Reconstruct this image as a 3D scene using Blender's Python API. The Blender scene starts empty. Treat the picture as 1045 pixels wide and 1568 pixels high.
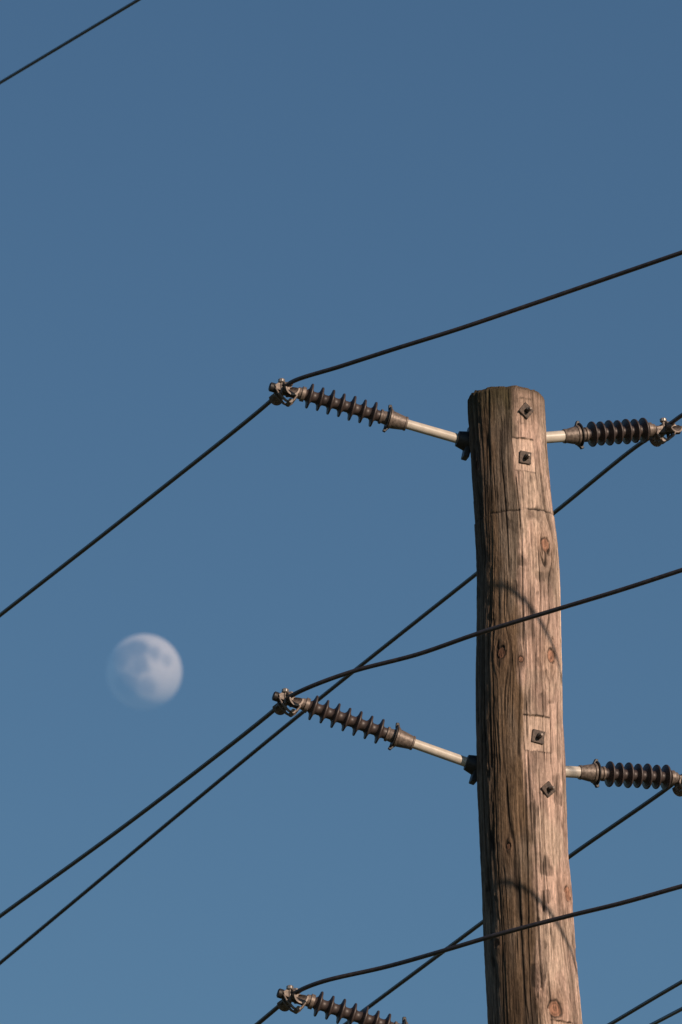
import bpy, math, numpy as np
from mathutils import Vector, Matrix
rad=math.radians
scene=bpy.context.scene
scene.view_settings.view_transform='Standard'
scene.view_settings.look='None'
scene.view_settings.exposure=0

SUN_AZ=rad(38); SUN_EL=rad(21.5)     # azimuth to the right of the -Y direction
sunv=Vector((math.sin(SUN_AZ)*math.cos(SUN_EL),-math.cos(SUN_AZ)*math.cos(SUN_EL),math.sin(SUN_EL)))

# ---------------------------------------------------------------- world
w=bpy.data.worlds.new("World"); scene.world=w; w.use_nodes=True
nt=w.node_tree; nt.nodes.clear()
sky=nt.nodes.new('ShaderNodeTexSky'); sky.sky_type='NISHITA'; sky.sun_disc=False
sky.sun_elevation=SUN_EL; sky.sun_rotation=math.pi-SUN_AZ
sky.altitude=200; sky.air_density=1.0; sky.dust_density=0.6; sky.ozone_density=2.5
tint=nt.nodes.new('ShaderNodeMix'); tint.data_type='RGBA'; tint.blend_type='MULTIPLY'; tint.inputs[0].default_value=1
tint.inputs[7].default_value=(.78,1.0,1.10,1)
bg=nt.nodes.new('ShaderNodeBackground'); bg.inputs['Strength'].default_value=0.0525
out=nt.nodes.new('ShaderNodeOutputWorld')
nt.links.new(sky.outputs[0],tint.inputs[6]); nt.links.new(tint.outputs[2],bg.inputs[0]); nt.links.new(bg.outputs[0],out.inputs[0])
sl=bpy.data.lights.new('sun','SUN'); sl.energy=4.2; sl.angle=rad(0.4); sl.color=(1.0,0.775,0.60)
so=bpy.data.objects.new('sun',sl); scene.collection.objects.link(so)
so.rotation_euler=sunv.to_track_quat('Z','Y').to_euler(); so.location=(20,-20,20)

# ---------------------------------------------------------------- materials
def new_mat(name):
    m=bpy.data.materials.new(name); m.use_nodes=True
    n=m.node_tree.nodes; n.clear()
    o=n.new('ShaderNodeOutputMaterial'); b=n.new('ShaderNodeBsdfPrincipled')
    m.node_tree.links.new(b.outputs[0],o.inputs[0])
    return m,m.node_tree,b,o
def noisy_mat(name,c1,c2,scale,rough=0.5,metal=0.0,bump=0.1,stretch=(1,1,1),detail=6,bdist=0.002):
    m,t,b,o=new_mat(name); N=t.nodes; L=t.links
    tc=N.new('ShaderNodeTexCoord'); mp=N.new('ShaderNodeMapping'); mp.inputs['Scale'].default_value=stretch
    ns=N.new('ShaderNodeTexNoise'); ns.inputs['Scale'].default_value=scale; ns.inputs['Detail'].default_value=detail
    cr=N.new('ShaderNodeValToRGB'); cr.color_ramp.elements[0].position=.32; cr.color_ramp.elements[1].position=.68
    cr.color_ramp.elements[0].color=(*c1,1); cr.color_ramp.elements[1].color=(*c2,1)
    L.new(tc.outputs['Object'],mp.inputs[0]); L.new(mp.outputs[0],ns.inputs['Vector']); L.new(ns.outputs[0],cr.inputs[0])
    L.new(cr.outputs[0],b.inputs['Base Color'])
    b.inputs['Roughness'].default_value=rough; b.inputs['Metallic'].default_value=metal
    bp=N.new('ShaderNodeBump'); bp.inputs['Strength'].default_value=bump; bp.inputs['Distance'].default_value=bdist
    L.new(ns.outputs[0],bp.inputs['Height']); L.new(bp.outputs[0],b.inputs['Normal'])
    return m
M_cable=noisy_mat('cable_jacket',(.032,.027,.029),(.060,.050,.050),60,rough=.36,bump=.15)
M_shed=noisy_mat('silicone_shed',(.040,.030,.028),(.066,.048,.043),90,rough=.48,bump=.1)
M_tube=noisy_mat('fibreglass_rod',(.48,.43,.36),(.62,.56,.48),45,rough=.38,bump=.05)
M_metal=noisy_mat('weathered_galvanised_steel',(.10,.078,.065),(.23,.185,.155),120,rough=.5,metal=.25,bump=.3)
M_bright=noisy_mat('bright_steel',(.26,.23,.2),(.42,.37,.33),150,rough=.35,metal=.6,bump=.2)
M_black=noisy_mat('black_iron',(.018,.017,.017),(.04,.036,.034),120,rough=.5,metal=.2,bump=.3)
M_rust=noisy_mat('rusty_steel',(.035,.028,.025),(.12,.085,.065),140,rough=.65,metal=.3,bump=.5)

# wood
M_wood,t,b,o=new_mat('weathered_pole_wood'); N=t.nodes; L=t.links
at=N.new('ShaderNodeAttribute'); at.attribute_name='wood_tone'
tc=N.new('ShaderNodeTexCoord')
def nz(scale,sz,det,rgh,lo,hi):
    mp=N.new('ShaderNodeMapping'); mp.inputs['Scale'].default_value=(1,1,sz)
    ns=N.new('ShaderNodeTexNoise'); ns.inputs['Scale'].default_value=scale; ns.inputs['Detail'].default_value=det; ns.inputs['Roughness'].default_value=rgh
    mr=N.new('ShaderNodeMapRange'); mr.inputs[1].default_value=.3; mr.inputs[2].default_value=.7; mr.inputs[3].default_value=lo; mr.inputs[4].default_value=hi
    L.new(tc.outputs['Object'],mp.inputs[0]); L.new(mp.outputs[0],ns.inputs['Vector']); L.new(ns.outputs[0],mr.inputs[0])
    return ns,mr
n1_,m1_=nz(240,.05,4,.6,.55,1.42); n2_,m2_=nz(140,.4,5,.7,.68,1.32)
mm=N.new('ShaderNodeMath'); mm.operation='MULTIPLY'; L.new(m1_.outputs[0],mm.inputs[0]); L.new(m2_.outputs[0],mm.inputs[1])
mx=N.new('ShaderNodeMix'); mx.data_type='RGBA'; mx.blend_type='MULTIPLY'; mx.inputs[0].default_value=1
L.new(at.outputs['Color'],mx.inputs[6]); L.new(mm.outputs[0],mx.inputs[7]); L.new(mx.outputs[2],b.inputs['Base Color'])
bp=N.new('ShaderNodeBump'); bp.inputs['Strength'].default_value=.85; bp.inputs['Distance'].default_value=.0025
L.new(mm.outputs[0],bp.inputs['Height']); L.new(bp.outputs[0],b.inputs['Normal']); b.inputs['Roughness'].default_value=.85
b.inputs['Specular IOR Level'].default_value=.2

# ---------------------------------------------------------------- helpers
def empty(name,loc=(0,0,0)):
    e=bpy.data.objects.new(name,None); e.location=loc; e.empty_display_size=.2
    scene.collection.objects.link(e); return e
def mesh_obj(name,verts,faces,mat,parent=None,mw=None,smooth=True):
    me=bpy.data.meshes.new(name); me.from_pydata(verts,[],faces); me.materials.append(mat); me.update()
    if smooth: me.polygons.foreach_set('use_smooth',[True]*len(me.polygons))
    ob=bpy.data.objects.new(name,me); scene.collection.objects.link(ob)
    if parent: ob.parent=parent
    if mw is not None: ob.matrix_local=mw
    return ob
def revolve(profile,seg=40):
    """profile list of (x,r) revolved about local X"""
    V=[];Fc=[]
    for x,r in profile:
        for k in range(seg):
            a=2*math.pi*k/seg; V.append((x,r*math.cos(a),r*math.sin(a)))
    for i in range(len(profile)-1):
        for k in range(seg):
            k2=(k+1)%seg; Fc.append((i*seg+k,(i+1)*seg+k,(i+1)*seg+k2,i*seg+k2))
    Fc.append(tuple(range(seg))); n=(len(profile)-1)*seg; Fc.append(tuple(n+k for k in reversed(range(seg))))
    return V,Fc
def sharp(ob,ang=35):
    me=ob.data
    import bmesh
    bm=bmesh.new(); bm.from_mesh(me); bmesh.ops.recalc_face_normals(bm,faces=bm.faces)
    for e in bm.edges:
        if len(e.link_faces)==2 and e.calc_face_angle(0)>rad(ang): e.smooth=False
    bm.to_mesh(me); bm.free()
def prism(poly,depth):
    """polygon (x,z) extruded along y by depth centred"""
    n=len(poly); V=[(x,-depth/2,z) for x,z in poly]+[(x,depth/2,z) for x,z in poly]
    Fc=[tuple(range(n)),tuple(reversed(range(n,2*n)))]
    for i in range(n):
        j=(i+1)%n; Fc.append((i,i+n,j+n,j))
    return V,Fc
def bevel(ob,wd=.001,seg=2):
    m=ob.modifiers.new('bevel','BEVEL'); m.width=wd; m.segments=seg; m.limit_method='ANGLE'
def tube_along(name,pts,r,mat,parent=None,seg=10,closed=False):
    cu=bpy.data.curves.new(name,'CURVE'); cu.dimensions='3D'; cu.bevel_depth=r; cu.bevel_resolution=max(2,seg//4); cu.use_fill_caps=True
    sp=cu.splines.new('POLY'); sp.points.add(len(pts)-1)
    for i,p in enumerate(pts): sp.points[i].co=(*p,1)
    sp.use_cyclic_u=closed
    sp.use_smooth=True
    cu.materials.append(mat)
    ob=bpy.data.objects.new(name,cu); scene.collection.objects.link(ob)
    if parent: ob.parent=parent
    return ob
def spline(pts,n=14):
    P=[Vector(p) for p in pts]; out=[]
    P=[P[0]*2-P[1]]+P+[P[-1]*2-P[-2]]
    for i in range(1,len(P)-2):
        p0,p1,p2,p3=P[i-1:i+3]
        t0=0;t1=t0+(p1-p0).length**.5;t2=t1+(p2-p1).length**.5;t3=t2+(p3-p2).length**.5
        for k in range(n):
            tt=t1+(t2-t1)*k/n
            A1=p0*((t1-tt)/(t1-t0))+p1*((tt-t0)/(t1-t0))
            A2=p1*((t2-tt)/(t2-t1))+p2*((tt-t1)/(t2-t1))
            A3=p2*((t3-tt)/(t3-t2))+p3*((tt-t2)/(t3-t2))
            B1=A1*((t2-tt)/(t2-t0))+A2*((tt-t0)/(t2-t0))
            B2=A2*((t3-tt)/(t3-t1))+A3*((tt-t1)/(t3-t1))
            out.append(B1*((t2-tt)/(t2-t1))+B2*((tt-t1)/(t2-t1)))
    out.append(P[-2]); return out

# ---------------------------------------------------------------- numpy noise
def vnoise(x,y,seed=0):
    xi=np.floor(x).astype(np.int64); yi=np.floor(y).astype(np.int64)
    xf=x-xi; yf=y-yi
    def h(a,b):
        n=(a*374761393+b*668265263+seed*1442695041)&0xffffffff
        n=((n^(n>>13))*1274126177)&0xffffffff
        n=(n^(n>>16))&0xffffff
        return n/float(0xffffff)
    u=xf*xf*(3-2*xf); v=yf*yf*(3-2*yf)
    return (h(xi,yi)*(1-u)+h(xi+1,yi)*u)*(1-v)+(h(xi,yi+1)*(1-u)+h(xi+1,yi+1)*u)*v
def fbm(x,y,o=4,seed=0,gain=.5):
    s=0;a=1;tot=0
    for i in range(o):
        s=s+a*vnoise(x*2**i,y*2**i,seed+i*17); tot+=a; a*=gain
    return s/tot
def sst(a,b,x):
    t=np.clip((x-a)/(b-a),0,1); return t*t*(3-2*t)

# ---------------------------------------------------------------- utility pole
pole=empty('utility_pole',(0.60,25,0))
zs =[0,  4,   7.173,7.349,7.51, 7.712,7.915,8.119,8.324,8.529,8.632,8.746,8.964,9.141]
cxs=[.80,.71, .583, .571, .563, .552, .546, .541, .540, .540, .538, .529, .512, .502]
Rs =[.176,.160,.1407,.1367,.1347,.1327,.135,.1317,.1297,.1267,.1247,.121,.1177,.1185]
ZT=9.141
zrow=np.concatenate([np.linspace(0,6.6,90,endpoint=False),np.arange(6.6,ZT-.004,.0024),np.array([ZT-.004,ZT-.0015,ZT])])
NA=440
th=np.linspace(-math.pi,math.pi,NA,endpoint=False)
T,Z=np.meshgrid(th,zrow)
zz=np.linspace(0,9.2,1200); cc=np.interp(zz,zs,cxs); rr=np.interp(zz,zs,Rs)
ker=np.ones(13)/13
cc2=np.convolve(np.pad(cc,6,mode='edge'),ker,'valid'); rr2=np.convolve(np.pad(rr,6,mode='edge'),ker,'valid')
CX=np.interp(Z,zz,cc2); R0=np.interp(Z,zz,rr2)
A=T*.128
# knots: theta(deg), z, radius
knots=[(43,8.638,.025),(46,8.290,.024),(-25,8.292,.021),(1,8.27,.010),(66,7.56,.026),(24,7.19,.030),(-22,7.69,.011),(-60,8.9,.015),
       (-48,7.40,.012),(120,8.0,.02),(170,7.5,.025),(10,6.8,.025)]
psi=A.copy(); kn_in=np.zeros_like(A); kn_rim=np.zeros_like(A); kn_ring=np.zeros_like(A); kn_near=np.zeros_like(A)
for i,(kt,kz,kr) in enumerate(knots):
    ak=rad(kt)*.128; da=A-ak; dz=(Z-kz)/1.35
    wob=1+.25*(fbm(np.arctan2(dz,da)*1.5+5,np.full_like(A,i*7.3),2,seed=50+i)-.5)
    r=np.sqrt(da**2+dz**2)*wob
    rr_=np.maximum(np.sqrt(da**2+((Z-kz)/3.0)**2),kr*.8)
    psi=psi-da*(kr*1.0)**2/rr_**2
    m=1-sst(kr*.55,kr*.70,r); kn_in=np.maximum(kn_in,m)
    kn_rim=np.maximum(kn_rim,np.exp(-((r-kr*.68)/(kr*.11))**2)*sst(.15,.5,vnoise(np.arctan2(dz,da)*2+9,np.full_like(A,3.3*i),seed=i)))
    kn_near=np.maximum(kn_near,np.exp(-(r/(kr*1.8))**2))
    kn_ring=np.where(m>.05,fbm(r*300,np.arctan2(dz,da)*.8,2,seed=90+i),kn_ring)
psi=psi+.016*(fbm(A*6,Z*2.2,3,seed=3)-.5)+.004*(fbm(A*20,Z*9,2,seed=8)-.5)
g1=fbm(psi*190,Z*4,2,seed=11)
g2=fbm(psi*75,Z*2.0,3,seed=21)
g3=fbm(psi*26,Z*1.2,2,seed=31)
grain=.4*g1+.4*g2+.2*g3
blot=fbm(A*11,Z*7,5,seed=41,gain=.6)
# drying checks
n1=vnoise(psi*46,Z*1.1,seed=61); msk=sst(.51,.64,fbm(psi*22,Z*2.6,2,seed=71)); 
crk=np.exp(-((n1-.5)/.050)**2)*msk
n2=vnoise(psi*100+30,Z*2.6,seed=63); msk2=sst(.49,.64,fbm(psi*36,Z*6.5,2,seed=73))
crk2=np.exp(-((n2-.5)/.09)**2)*msk2
# long checks running down the visible face
def longcrack(t0,za,zb,wd,seed):
    path=rad(t0)*.128+.012*(fbm(Z*2.0,Z*0+seed,4,seed=seed)-.5)
    return np.exp(-((A-path)/wd)**2)*sst(za,za+.1,Z)*(1-sst(zb-.1,zb,Z))*sst(.2,.4,vnoise(Z*9,Z*0+seed,seed=seed+1))
lc=np.maximum(longcrack(4,8.3,8.95,.0019,101),longcrack(9,7.2,8.2,.0022,105))
lc=np.maximum(lc,longcrack(-38,7.3,8.5,.0014,111)); lc=np.maximum(lc,longcrack(18,6.9,7.75,.0017,121)); lc=np.maximum(lc,longcrack(-15,8.5,9.1,.0017,131))
lc=np.maximum(lc,longcrack(30,8.35,8.7,.0014,141)); lc=np.maximum(lc,longcrack(-62,7.0,9.0,.0016,151))
crk=np.clip(crk+.75*crk2+lc,0,1)*(1-kn_in)
chipn=vnoise(psi*60,Z*26,seed=81); chipm=sst(.52,.64,fbm(A*16,Z*8,3,seed=83))
chip=sst(.60,.75,chipn)*chipm
disp=.0030*(g1-.5)+.0045*(g2-.5)+.0045*(g3-.5)+.007*(fbm(A*7,Z*2.5,3,seed=5)-.5)+.0022*(fbm(A*60,Z*40,3,seed=6)-.5)
disp=disp-.0055*crk-.0018*chip+.004*kn_near*(1-kn_in)-.003*kn_rim+.0020*(kn_ring-.5)*kn_in
zr=8.742+.010*np.sin(T)+.014*(fbm(A*24,Z*0+1.5,3,seed=14)-.5)
ring=np.exp(-((Z-zr)/.0028)**2)*(.35+.65*(vnoise(A*55,Z*0,seed=15)>.25))
disp=disp-.0040*ring-.0022*sst(0,.003,Z-zr)
r=R0+disp
fresh=np.zeros_like(A); edge=np.zeros_like(A)
def gain(td,z0,z1,depth,fr,halfw):
    global r
    tb=rad(td); jj=.004*(vnoise(A*70,Z*0+td,seed=33)-.5); jw=.005*(vnoise(Z*45,Z*0+td,seed=34)-.5)
    sw=np.abs(np.sin(T-tb))*.128+jw
    win=((Z>z0+jj)&(Z<z1+jj)&(sw<halfw)&(np.cos(T-tb)>0))
    flat=(R0-depth)/np.maximum(np.cos(T-tb),.2)+disp*.35
    cut=win&(flat<r)
    r=np.where(cut,flat,r); 
    fresh[cut]=np.maximum(fresh[cut],fr)
    for ze,am in ((z0,.6),(z1,1.0)):
        e=np.exp(-((Z-ze-jj)/.0024)**2)*(sw<halfw)*(np.cos(T-tb)>0)*am*min(1,depth/.005)*(.4+.6*(vnoise(A*80,Z*0+ze,seed=36)>.3))
        edge[:]=np.maximum(edge,e)
    ev=np.exp(-((sw-halfw)/.0015)**2)*(Z>z0)*(Z<z1)*(np.cos(T-tb)>0)*sst(.25,.6,vnoise(Z*30,Z*0+td,seed=35))
    edge[:]=np.maximum(edge,ev*.6)
gain(23,8.868,8.972,.0085,1,.040)
gain(25,8.748,8.868,.0035,.6,.034)
gain(29,9.02,9.10,.0030,.35,.022)
gain(23,7.985,8.096,.0075,1,.044)
gain(30,7.855,7.985,.0028,.25,.026)
gain(38,7.06,7.155,.0070,.9,.046)
# worn rim on top
er=.009*fbm(A*22,Z*0+4,4,seed=19)
rim=sst(ZT-.020,ZT,Z); r=r-rim**2*(.005+er*.6)
Zc=Z-.008*rim*(fbm(A*30,Z*0+8,3,seed=29))
X=CX+r*np.sin(T)-.60; Y=-r*np.cos(T)
V=np.stack([X,Y,Zc],-1).reshape(-1,3)
nr=len(zrow)
idx=np.arange(nr*NA).reshape(nr,NA)
q=np.stack([idx[:-1],np.roll(idx[:-1],-1,1),np.roll(idx[1:],-1,1),idx[1:]],-1).reshape(-1,4)
top_c=len(V)
V=np.vstack([V,[[.502-.60,0,ZT-.004]]])
faces=q.tolist()+[(int(idx[-1,k]),int(idx[-1,(k+1)%NA]),top_c) for k in range(NA)]
me=bpy.data.meshes.new('shaft'); me.from_pydata(V.tolist(),[],faces); me.materials.append(M_wood)
me.polygons.foreach_set('use_smooth',[True]*len(me.polygons)); me.update()
# tone of the wood
def C(*c): return np.array(c)[None,None,:]
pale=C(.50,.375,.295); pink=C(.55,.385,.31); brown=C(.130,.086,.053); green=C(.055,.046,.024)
side=sst(rad(-4),rad(10),T+.36*(blot-.5)+.4*(g3-.5)-.06*np.sin(Z*5))*(1-sst(rad(95),rad(130),T))  # brown left half: weathering, with side shading deepened in the colour
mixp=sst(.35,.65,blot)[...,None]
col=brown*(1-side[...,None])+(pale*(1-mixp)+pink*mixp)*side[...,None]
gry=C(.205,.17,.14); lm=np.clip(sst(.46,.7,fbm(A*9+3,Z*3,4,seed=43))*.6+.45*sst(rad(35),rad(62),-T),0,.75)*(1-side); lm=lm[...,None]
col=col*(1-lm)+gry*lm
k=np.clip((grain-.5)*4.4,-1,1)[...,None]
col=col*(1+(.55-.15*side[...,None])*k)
bd=sst(.52,.68,fbm(psi*16,Z*1.6,3,seed=47))[...,None]
col=col*(1-.32*bd)
b2=sst(.55,.72,fbm(A*30,Z*14,4,seed=48))[...,None]
col=col*(1-.28*b2)
f=fresh[...,None]; col=col*(1-f*.75)+C(.58,.43,.34)*(.75+.5*(g2[...,None]))*f*.75
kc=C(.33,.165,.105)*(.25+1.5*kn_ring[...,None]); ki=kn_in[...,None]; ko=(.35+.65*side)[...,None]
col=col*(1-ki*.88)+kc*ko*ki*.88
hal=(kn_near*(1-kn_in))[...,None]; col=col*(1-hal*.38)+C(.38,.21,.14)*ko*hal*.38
dk=np.clip(crk*.9+kn_rim*.85+edge*.88+ring*.88+chip*.45,0,.95)[...,None]
col=col*(1-dk)+C(.022,.016,.012)*dk
tz=(sst(ZT-.17,ZT-.02,Z+.08*(blot-.5)+.04*(g2-.5))*(.92-.42*side))[...,None]
col=col*(1-tz)+green*(.4+1.2*g1[...,None])*tz
tz2=(sst(ZT-.035,ZT,Z+.02*(g2-.5))*.78)[...,None]; col=col*(1-tz2)+C(.06,.045,.026)*tz2
col=np.clip(col,.008,.7).reshape(-1,3)
col=np.vstack([col,[[.12,.1,.07]]])
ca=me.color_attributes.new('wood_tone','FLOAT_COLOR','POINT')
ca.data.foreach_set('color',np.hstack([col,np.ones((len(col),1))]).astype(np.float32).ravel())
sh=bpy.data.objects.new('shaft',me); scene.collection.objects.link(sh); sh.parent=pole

def face_bolt(td,z,depth,size,rot,mat):
    tb=rad(td); Rz=float(np.interp(z,zz,rr2)); cx=float(np.interp(z,zz,cc2))
    n=Vector((math.sin(tb),-math.cos(tb),0)); t_=Vector((math.cos(tb),math.sin(tb),0)); u_=Vector((0,0,1))
    o_=Vector((cx-.60,0,z))+n*(Rz-depth)
    mw=Matrix(((t_.x,n.x,u_.x,o_.x),(t_.y,n.y,u_.y,o_.y),(t_.z,n.z,u_.z,o_.z),(0,0,0,1)))@Matrix.Rotation(rot,4,'Y')
    h=size/2
    v_,f_=prism([(-h,-h),(h,-h),(h,h),(-h,h)],.005)
    a=mesh_obj('washer',v_,f_,mat,pole,mw@Matrix.Translation((0,.004,0)),False); bevel(a,.001)
    hx=[(h*.48*math.cos(i*math.pi/2+.5),h*.48*math.sin(i*math.pi/2+.5)) for i in range(4)]
    v_,f_=prism(hx,.016); a=mesh_obj('bolt_nut',v_,f_,M_black,pole,mw@Matrix.Translation((0,.013,0)),False); bevel(a,.002)
    v_,f_=revolve([(0,h*.25),(.012,h*.25),(.014,h*.18)],16)
    a=mesh_obj('bolt_end',v_,f_,M_metal,pole,mw@Matrix.Translation((0,.019,0))@Matrix.Rotation(math.pi/2,4,'Z')); sharp(a)
face_bolt(29,9.060,.0035,.038,rad(38),M_rust)
face_bolt(23,8.911,.0085,.038,rad(4),M_rust)
face_bolt(23,8.031,.0077,.040,rad(8),M_rust)
face_bolt(34,7.869,.0032,.038,rad(48),M_rust)
face_bolt(38,7.105,.0071,.040,rad(5),M_rust)

# ---------------------------------------------------------------- post insulators
def insulator(base,tip,wdir,tube_r=.0150):
    base=Vector(base); tip=Vector(tip); ax=(tip-base); Ln=ax.length; ax.normalize()
    e=empty('post_insulator',base)
    up=(Vector((0,0,1))-ax*ax.z).normalized(); yv=up.cross(ax)
    Rm=Matrix(((ax.x,yv.x,up.x,0),(ax.y,yv.y,up.y,0),(ax.z,yv.z,up.z,0),(0,0,0,1)))
    def part(name,prof,mat,seg=40,s=30):
        v_,f_=revolve(prof,seg); ob=mesh_obj(name,v_,f_,mat,e,Rm); sharp(ob,s); return ob
    part('base_socket',[(-.035,.030),(-.012,.031),(-.004,.029),(.004,.027),(.016,.024),(.018,.0160)],M_black)
    v_,f_=prism([(-.030,-.055),(-.012,-.055),(-.010,.05),(-.030,.05)],.045)
    a=mesh_obj('base_plate',v_,f_,M_black,e,Rm,False); bevel(a,.003)
    part('fibreglass_rod',[(.01,tube_r),(Ln*.37,tube_r)],M_tube)
    x0=Ln*.345; x1=Ln*.455
    part('end_fitting',[(x0,tube_r+.001),(x0+.001,.0215),(x0+.006,.0228),(x0+.008,.0210),(x1-.018,.0262),(x1-.008,.0275),(x1-.006,.031),(x1,.032),(x1+.002,.024)],M_metal)
    part('retaining_flange',[(x1+.0015,.018),(x1+.003,.037),(x1+.0060,.038),(x1+.008,.018)],M_black)
    for sg in (1,-1):
        v_,f_=prism([(x1-.006,.028*sg),(x1+.009,.028*sg),(x1+.012,.043*sg),(x1+.003,.045*sg)],.012)
        a=mesh_obj('flange_lug',v_,f_,M_black,e,Rm,False); sharp(a); bevel(a,.0015)
    part('fitting_neck',[(x1+.006,.0215),(x1+.022,.0195),(x1+.024,.023),(x1+.030,.023),(x1+.032,.018)],M_metal)
    s0=x1+.030; s1=Ln*.985; nsh=7; pitch=(s1-s0-.006)/nsh
    prof=[(s0,.0175)]
    for i in range(nsh):
        c_=s0+.006+pitch*(i+.5)
        R_=.0395 if i%2==0 else .0375
        prof+= [(c_-pitch*.36,.0172),(c_-pitch*.24,.0205),(c_-.0045,R_-.004),(c_-.0042,R_-.0008),(c_-.0030,R_),(c_-.0002,R_),(c_+.0012,R_-.0012),(c_+.0016,R_-.005),(c_+pitch*.16,.0215),(c_+pitch*.30,.0172)]
    prof.append((s1,.0172))
    part('weather_sheds',prof,M_shed,48,60)
    part('tip_collar',[(s1-.004,.017),(s1-.003,.023),(s1+.008,.0235),(s1+.009,.019),(s1+.020,.0175),(s1+.022,.012),(Ln+.034,.011)],M_metal)
    cpos=ax*(Ln+.054)
    wd=Vector(wdir).normalized(); upc=(Vector((0,0,1))-wd*wd.z).normalized(); side_=upc.cross(wd)
    Cm=Matrix(((wd.x,side_.x,upc.x,cpos.x),(wd.y,side_.y,upc.y,cpos.y),(wd.z,side_.z,upc.z,cpos.z),(0,0,0,1)))
    V_=[];F_=[]
    xs=np.linspace(-.062,.062,15); na=13
    for sgn in (0,1):
        for x in xs:
            fl=.0035*(abs(x)/.062)**3*3
            rr3=(.0085+fl)+(.005 if sgn else 0)
            for k_ in range(na):
                a_=math.pi+math.pi*k_/(na-1)
                V_.append((x,rr3*math.cos(a_),rr3*math.sin(a_)-fl*.8-(abs(x)/.062)**2*.004))
    off=len(xs)*na
    for i in range(len(xs)-1):
        for k_ in range(na-1):
            p=i*na+k_; F_.append((p,p+1,p+na+1,p+na)); F_.append((p+off,p+na+off,p+na+1+off,p+1+off))
        for k_ in (0,na-1):
            p=i*na+k_; F_.append((p,p+na,p+na+off,p+off))
    for i in (0,len(xs)-1):
        for k_ in range(na-1):
            p=i*na+k_; F_.append((p,p+1,p+1+off,p+off))
    a=mesh_obj('clamp_saddle',V_,F_,M_metal,e,Cm); sharp(a,40)
    v_,f_=prism([(-.030,.004),(.030,.004),(.034,.009),(.022,.015),(-.022,.015),(-.034,.009)],.030)
    a=mesh_obj('clamp_keeper',v_,f_,M_metal,e,Cm,False); bevel(a,.002)
    for xb,yb in ((-.014,.016),(.014,-.016)):
        v_,f_=revolve([(-.020,.0052),(.027,.0052)],14)
        a=mesh_obj('clamp_bolt',v_,f_,M_metal,e,Cm@Matrix.Translation((xb,yb,0))@Matrix.Rotation(-math.pi/2,4,'Y')); sharp(a)
        hx=[(.0115*math.cos(i*math.pi/3),.0115*math.sin(i*math.pi/3)) for i in range(6)]
        v_,f_=prism(hx,.011)
        a=mesh_obj('clamp_nut',v_,f_,M_bright,e,Cm@Matrix.Translation((xb,yb,.020))@Matrix.Rotation(math.pi/2,4,'X'),False); bevel(a,.002)
    Tm=Rm.copy(); Tm.translation=cpos
    v_,f_=revolve([(-.040,.010),(.030,.010),(.0305,.0145),(.044,.0145),(.047,.010)],20)
    a=mesh_obj('trunnion_pin',v_,f_,M_black,e,Tm@Matrix.Translation((0,0,-.006))); sharp(a)
    for yo in (.017,-.017):
        v_,f_=prism([(-.040,-.016),(.026,-.014),(.034,-.002),(.024,.010),(-.010,.008),(-.040,.004)],.005)
        a=mesh_obj('trunnion_cheek',v_,f_,M_metal,e,Tm@Matrix.Translation((0,yo,0)),False); bevel(a,.0015)
        pts=[Vector((-.036,yo,-.004)),Vector((.0,yo,-.010)),Vector((.028,yo,-.012)),Vector((.014,yo,-.026)),Vector((-.010,yo,-.040)),Vector((-.026,yo,-.043)),Vector((-.034,yo,-.032)),Vector((-.040,yo,-.016))]
        ob=tube_along('clamp_link',[tuple(p) for p in pts],.0042,M_metal,e,closed=True); ob.matrix_local=Tm
    v_,f_=revolve([(-.024,.007),(.024,.007)],14)
    a=mesh_obj('link_pin',v_,f_,M_metal,e,Tm@Matrix.Translation((-.024,0,-.038))@Matrix.Rotation(math.pi/2,4,'Z')); sharp(a)
    return e

wl=(.07,-.15,.0)
insulator((0.371,25.03,9.006),(-0.121,24.93,9.124),wl)
insulator((0.394,25.03,7.984),(-0.109,24.93,8.143),wl)
insulator((0.416,25.03,7.079),(-0.093,24.93,7.227),wl)
wr=(.08,-.14,.02)
insulator((0.54,25.10,9.028),(0.955,25.27,9.110),wr,.018)
insulator((0.57,25.10,7.985),(1.014,25.28,8.004),wr,.018)
insulator((0.60,25.10,6.955),(1.045,25.28,6.972),wr,.018)

# ---------------------------------------------------------------- cables
def cable(pts,r=.0068,ext_a=45,ext_b=40):
    P=spline(pts,12)
    d0=Vector(pts[0])-Vector(pts[1]); d0.normalize(); d1=Vector(pts[-1])-Vector(pts[-2]); d1.normalize()
    pre=[P[0]+d0*(ext_a*(i/30)**1.6)+Vector((0,0,.0012*(ext_a*(i/30)**1.6)**2)) for i in range(30,0,-1)]
    post=[P[-1]+d1*(ext_b*(i/30)**1.6)+Vector((0,0,.0006*(ext_b*(i/30)**1.6)**2)) for i in range(1,31)]
    return tube_along('power_cable',[tuple(p) for p in pre+P+post],r,M_cable,seg=16)
cable([(-1.123,27.1,9.017),(-.647,26.0,9.068),(-.214,24.99,9.120),(-.180,24.92,9.134),(-.144,24.85,9.140),(-.005,24.71,9.143),(.152,24.56,9.150),(.3475,24.40,9.165),(.54,24.26,9.190),(.731,24.12,9.216),(1.003,23.89,9.244)])
cable([(-1.112,27.1,8.0),(-.636,26.0,8.064),(-.205,24.99,8.140),(-.172,24.92,8.153),(-.135,24.85,8.158),(-.064,24.775,8.170),(.044,24.69,8.186),(.2287,24.54,8.196),(.4006,24.38,8.215),(.629,24.19,8.237),(.816,24.03,8.253),(.992,23.89,8.275)])
cable([(-1.101,27.1,6.947),(-.19,24.99,7.222),(-.155,24.92,7.238),(-.11,24.85,7.248),(-.044,24.78,7.256),(.13,24.65,7.267),(.302,24.46,7.273),(.453,24.32,7.287),(.659,24.16,7.306),(.807,24.03,7.313),(.982,23.89,7.331)])
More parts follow.
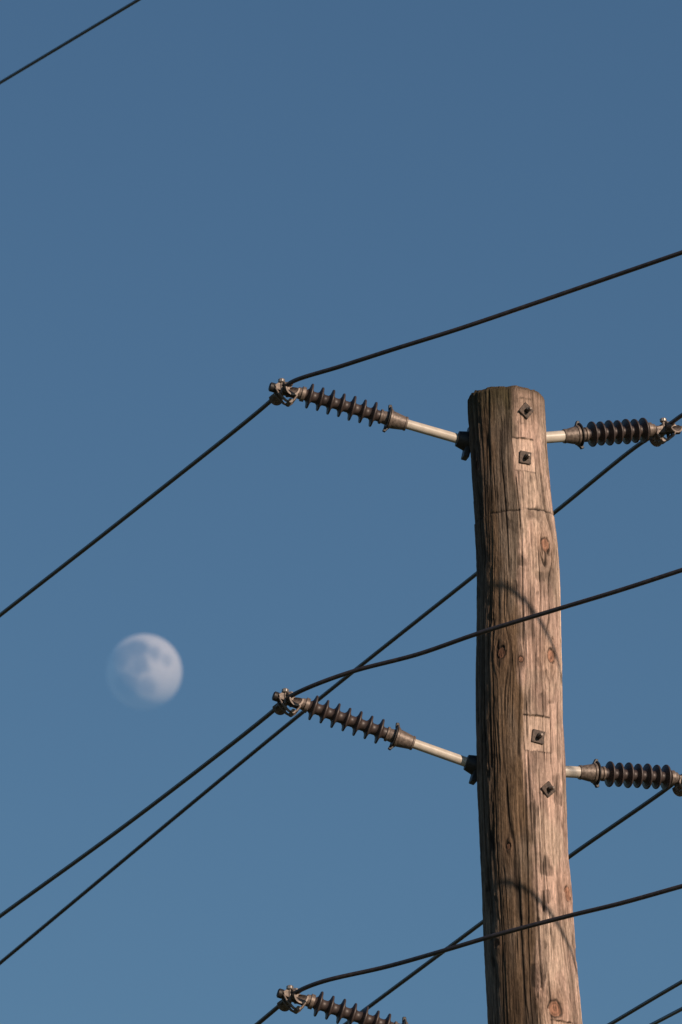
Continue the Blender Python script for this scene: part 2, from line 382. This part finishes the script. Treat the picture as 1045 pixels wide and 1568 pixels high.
cable([(-1.246,30.4,8.603),(-.184,28.2,8.93),(.437,26.75,9.058),(.681,26.1,9.084),(.927,25.42,9.108),(.984,25.32,9.118),(1.02,25.24,9.124),(1.07,25.13,9.128),(1.35,24.75,9.14),(2.4,23.5,9.17)])
cable([(.016,27.9,7.819),(.462,26.8,7.914),(.714,26.1,7.953),(1.003,25.40,8.003),(1.045,25.31,8.018),(1.08,25.23,8.022),(1.4,24.8,8.03),(2.4,23.6,8.05)])
cable([(.1,27.9,6.80),(.55,26.8,6.89),(1.03,25.42,6.99),(1.075,25.31,6.995),(1.12,25.22,6.998),(1.4,24.8,7.0),(2.4,23.6,7.02)])
cable([(.636,26.5,7.375),(.836,25.9,7.373),(1.036,25.3,7.371),(1.4,24.3,7.37)],.0062,30,20)
cable([(.70,26.9,7.44),(.968,25.9,7.373),(1.047,25.6,7.354),(1.3,24.7,7.30)],.0062,30,20)
cable([(-1.329,31.5,12.372),(-.76,30.2,12.255)],.0062,40,50)

# ---------------------------------------------------------------- moon
M_moon=bpy.data.materials.new('moon_surface'); M_moon.use_nodes=True
t=M_moon.node_tree; N=t.nodes; L=t.links; N.clear()
o=N.new('ShaderNodeOutputMaterial'); tr=N.new('ShaderNodeBsdfTransparent'); df=N.new('ShaderNodeBsdfDiffuse'); ad=N.new('ShaderNodeAddShader')
geo=N.new('ShaderNodeNewGeometry'); mxs=N.new('ShaderNodeMixShader'); tr2=N.new('ShaderNodeBsdfTransparent')
tc=N.new('ShaderNodeTexCoord')
ns=N.new('ShaderNodeTexNoise'); ns.inputs['Scale'].default_value=2.2; ns.inputs['Detail'].default_value=5; ns.inputs['Roughness'].default_value=.6
L.new(tc.outputs['Object'],ns.inputs['Vector'])
wp=N.new('ShaderNodeVectorMath'); wp.operation='MULTIPLY_ADD'; wp.inputs[1].default_value=(.5,.5,.5)
L.new(ns.outputs['Color'],wp.inputs[0]); L.new(tc.outputs['Object'],wp.inputs[2])
prev=None
for (mxx,mz,mr_,amp) in ((-.18,.40,.46,1),(-.55,.25,.42,.9),(-.12,-.04,.36,.85),(-.48,-.50,.50,.8),(.30,.28,.28,.75),(.10,-.60,.30,.6),(.62,.12,.22,.5)):  # maria spots; the lower-left one paints the shade fading towards the terminator
    yy=-math.sqrt(max(0,1-mxx*mxx-mz*mz))
    d=N.new('ShaderNodeVectorMath'); d.operation='DISTANCE'; d.inputs[1].default_value=(mxx+.25,yy+.25,mz+.25)
    L.new(wp.outputs[0],d.inputs[0])
    m_=N.new('ShaderNodeMapRange'); m_.interpolation_type='SMOOTHSTEP'; m_.inputs[1].default_value=mr_*.45; m_.inputs[2].default_value=mr_*1.15; m_.inputs[3].default_value=amp; m_.inputs[4].default_value=0
    L.new(d.outputs['Value'],m_.inputs[0])
    if prev is None: prev=m_.outputs[0]
    else:
        q_=N.new('ShaderNodeMath'); q_.operation='MAXIMUM'; L.new(prev,q_.inputs[0]); L.new(m_.outputs[0],q_.inputs[1]); prev=q_.outputs[0]
mc=N.new('ShaderNodeMix'); mc.data_type='RGBA'; mc.inputs[6].default_value=(.245,.225,.205,1); mc.inputs[7].default_value=(.068,.064,.060,1)
L.new(prev,mc.inputs[0]); L.new(mc.outputs[2],df.inputs['Color'])
L.new(tr.outputs[0],ad.inputs[0]); L.new(df.outputs[0],ad.inputs[1])
L.new(geo.outputs['Backfacing'],mxs.inputs[0]); L.new(ad.outputs[0],mxs.inputs[1]); L.new(tr2.outputs[0],mxs.inputs[2]); L.new(mxs.outputs[0],o.inputs[0])
bpy.ops.mesh.primitive_uv_sphere_add(segments=96,ring_count=64,radius=1,location=(-95.5,4000,1067.85))
moon=bpy.context.object; moon.name='moon'; moon.scale=(18.4,)*3; moon.data.materials.append(M_moon); bpy.ops.object.shade_smooth()

# ---------------------------------------------------------------- ground
M_gr=noisy_mat('grass_ground',(.045,.06,.025),(.10,.10,.05),.8,rough=.9,bump=.6,detail=10,bdist=.05)
n=60; gx=np.sign(np.linspace(-1,1,n))*np.abs(np.linspace(-1,1,n))**3*6000
GV=[(x,y+25,0.0 if abs(x)+abs(y)<30 else .8*math.sin(x*.013)*math.sin(y*.011)-.0) for y in gx for x in gx]
GF=[(j*n+i,j*n+i+1,(j+1)*n+i+1,(j+1)*n+i) for j in range(n-1) for i in range(n-1)]
mesh_obj('ground',GV,GF,M_gr)

# ---------------------------------------------------------------- camera
cd=bpy.data.cameras.new('camera'); cam=bpy.data.objects.new('camera',cd); scene.collection.objects.link(cam)
cam.location=(0,0,1.6); cam.rotation_euler=(rad(90+16),0,0)
cd.sensor_fit='VERTICAL'; cd.sensor_height=36; cd.sensor_width=24; cd.lens=300
cd.clip_start=.1; cd.clip_end=20000
cd.dof.use_dof=True; cd.dof.focus_distance=25.9; cd.dof.aperture_fstop=16
scene.camera=cam
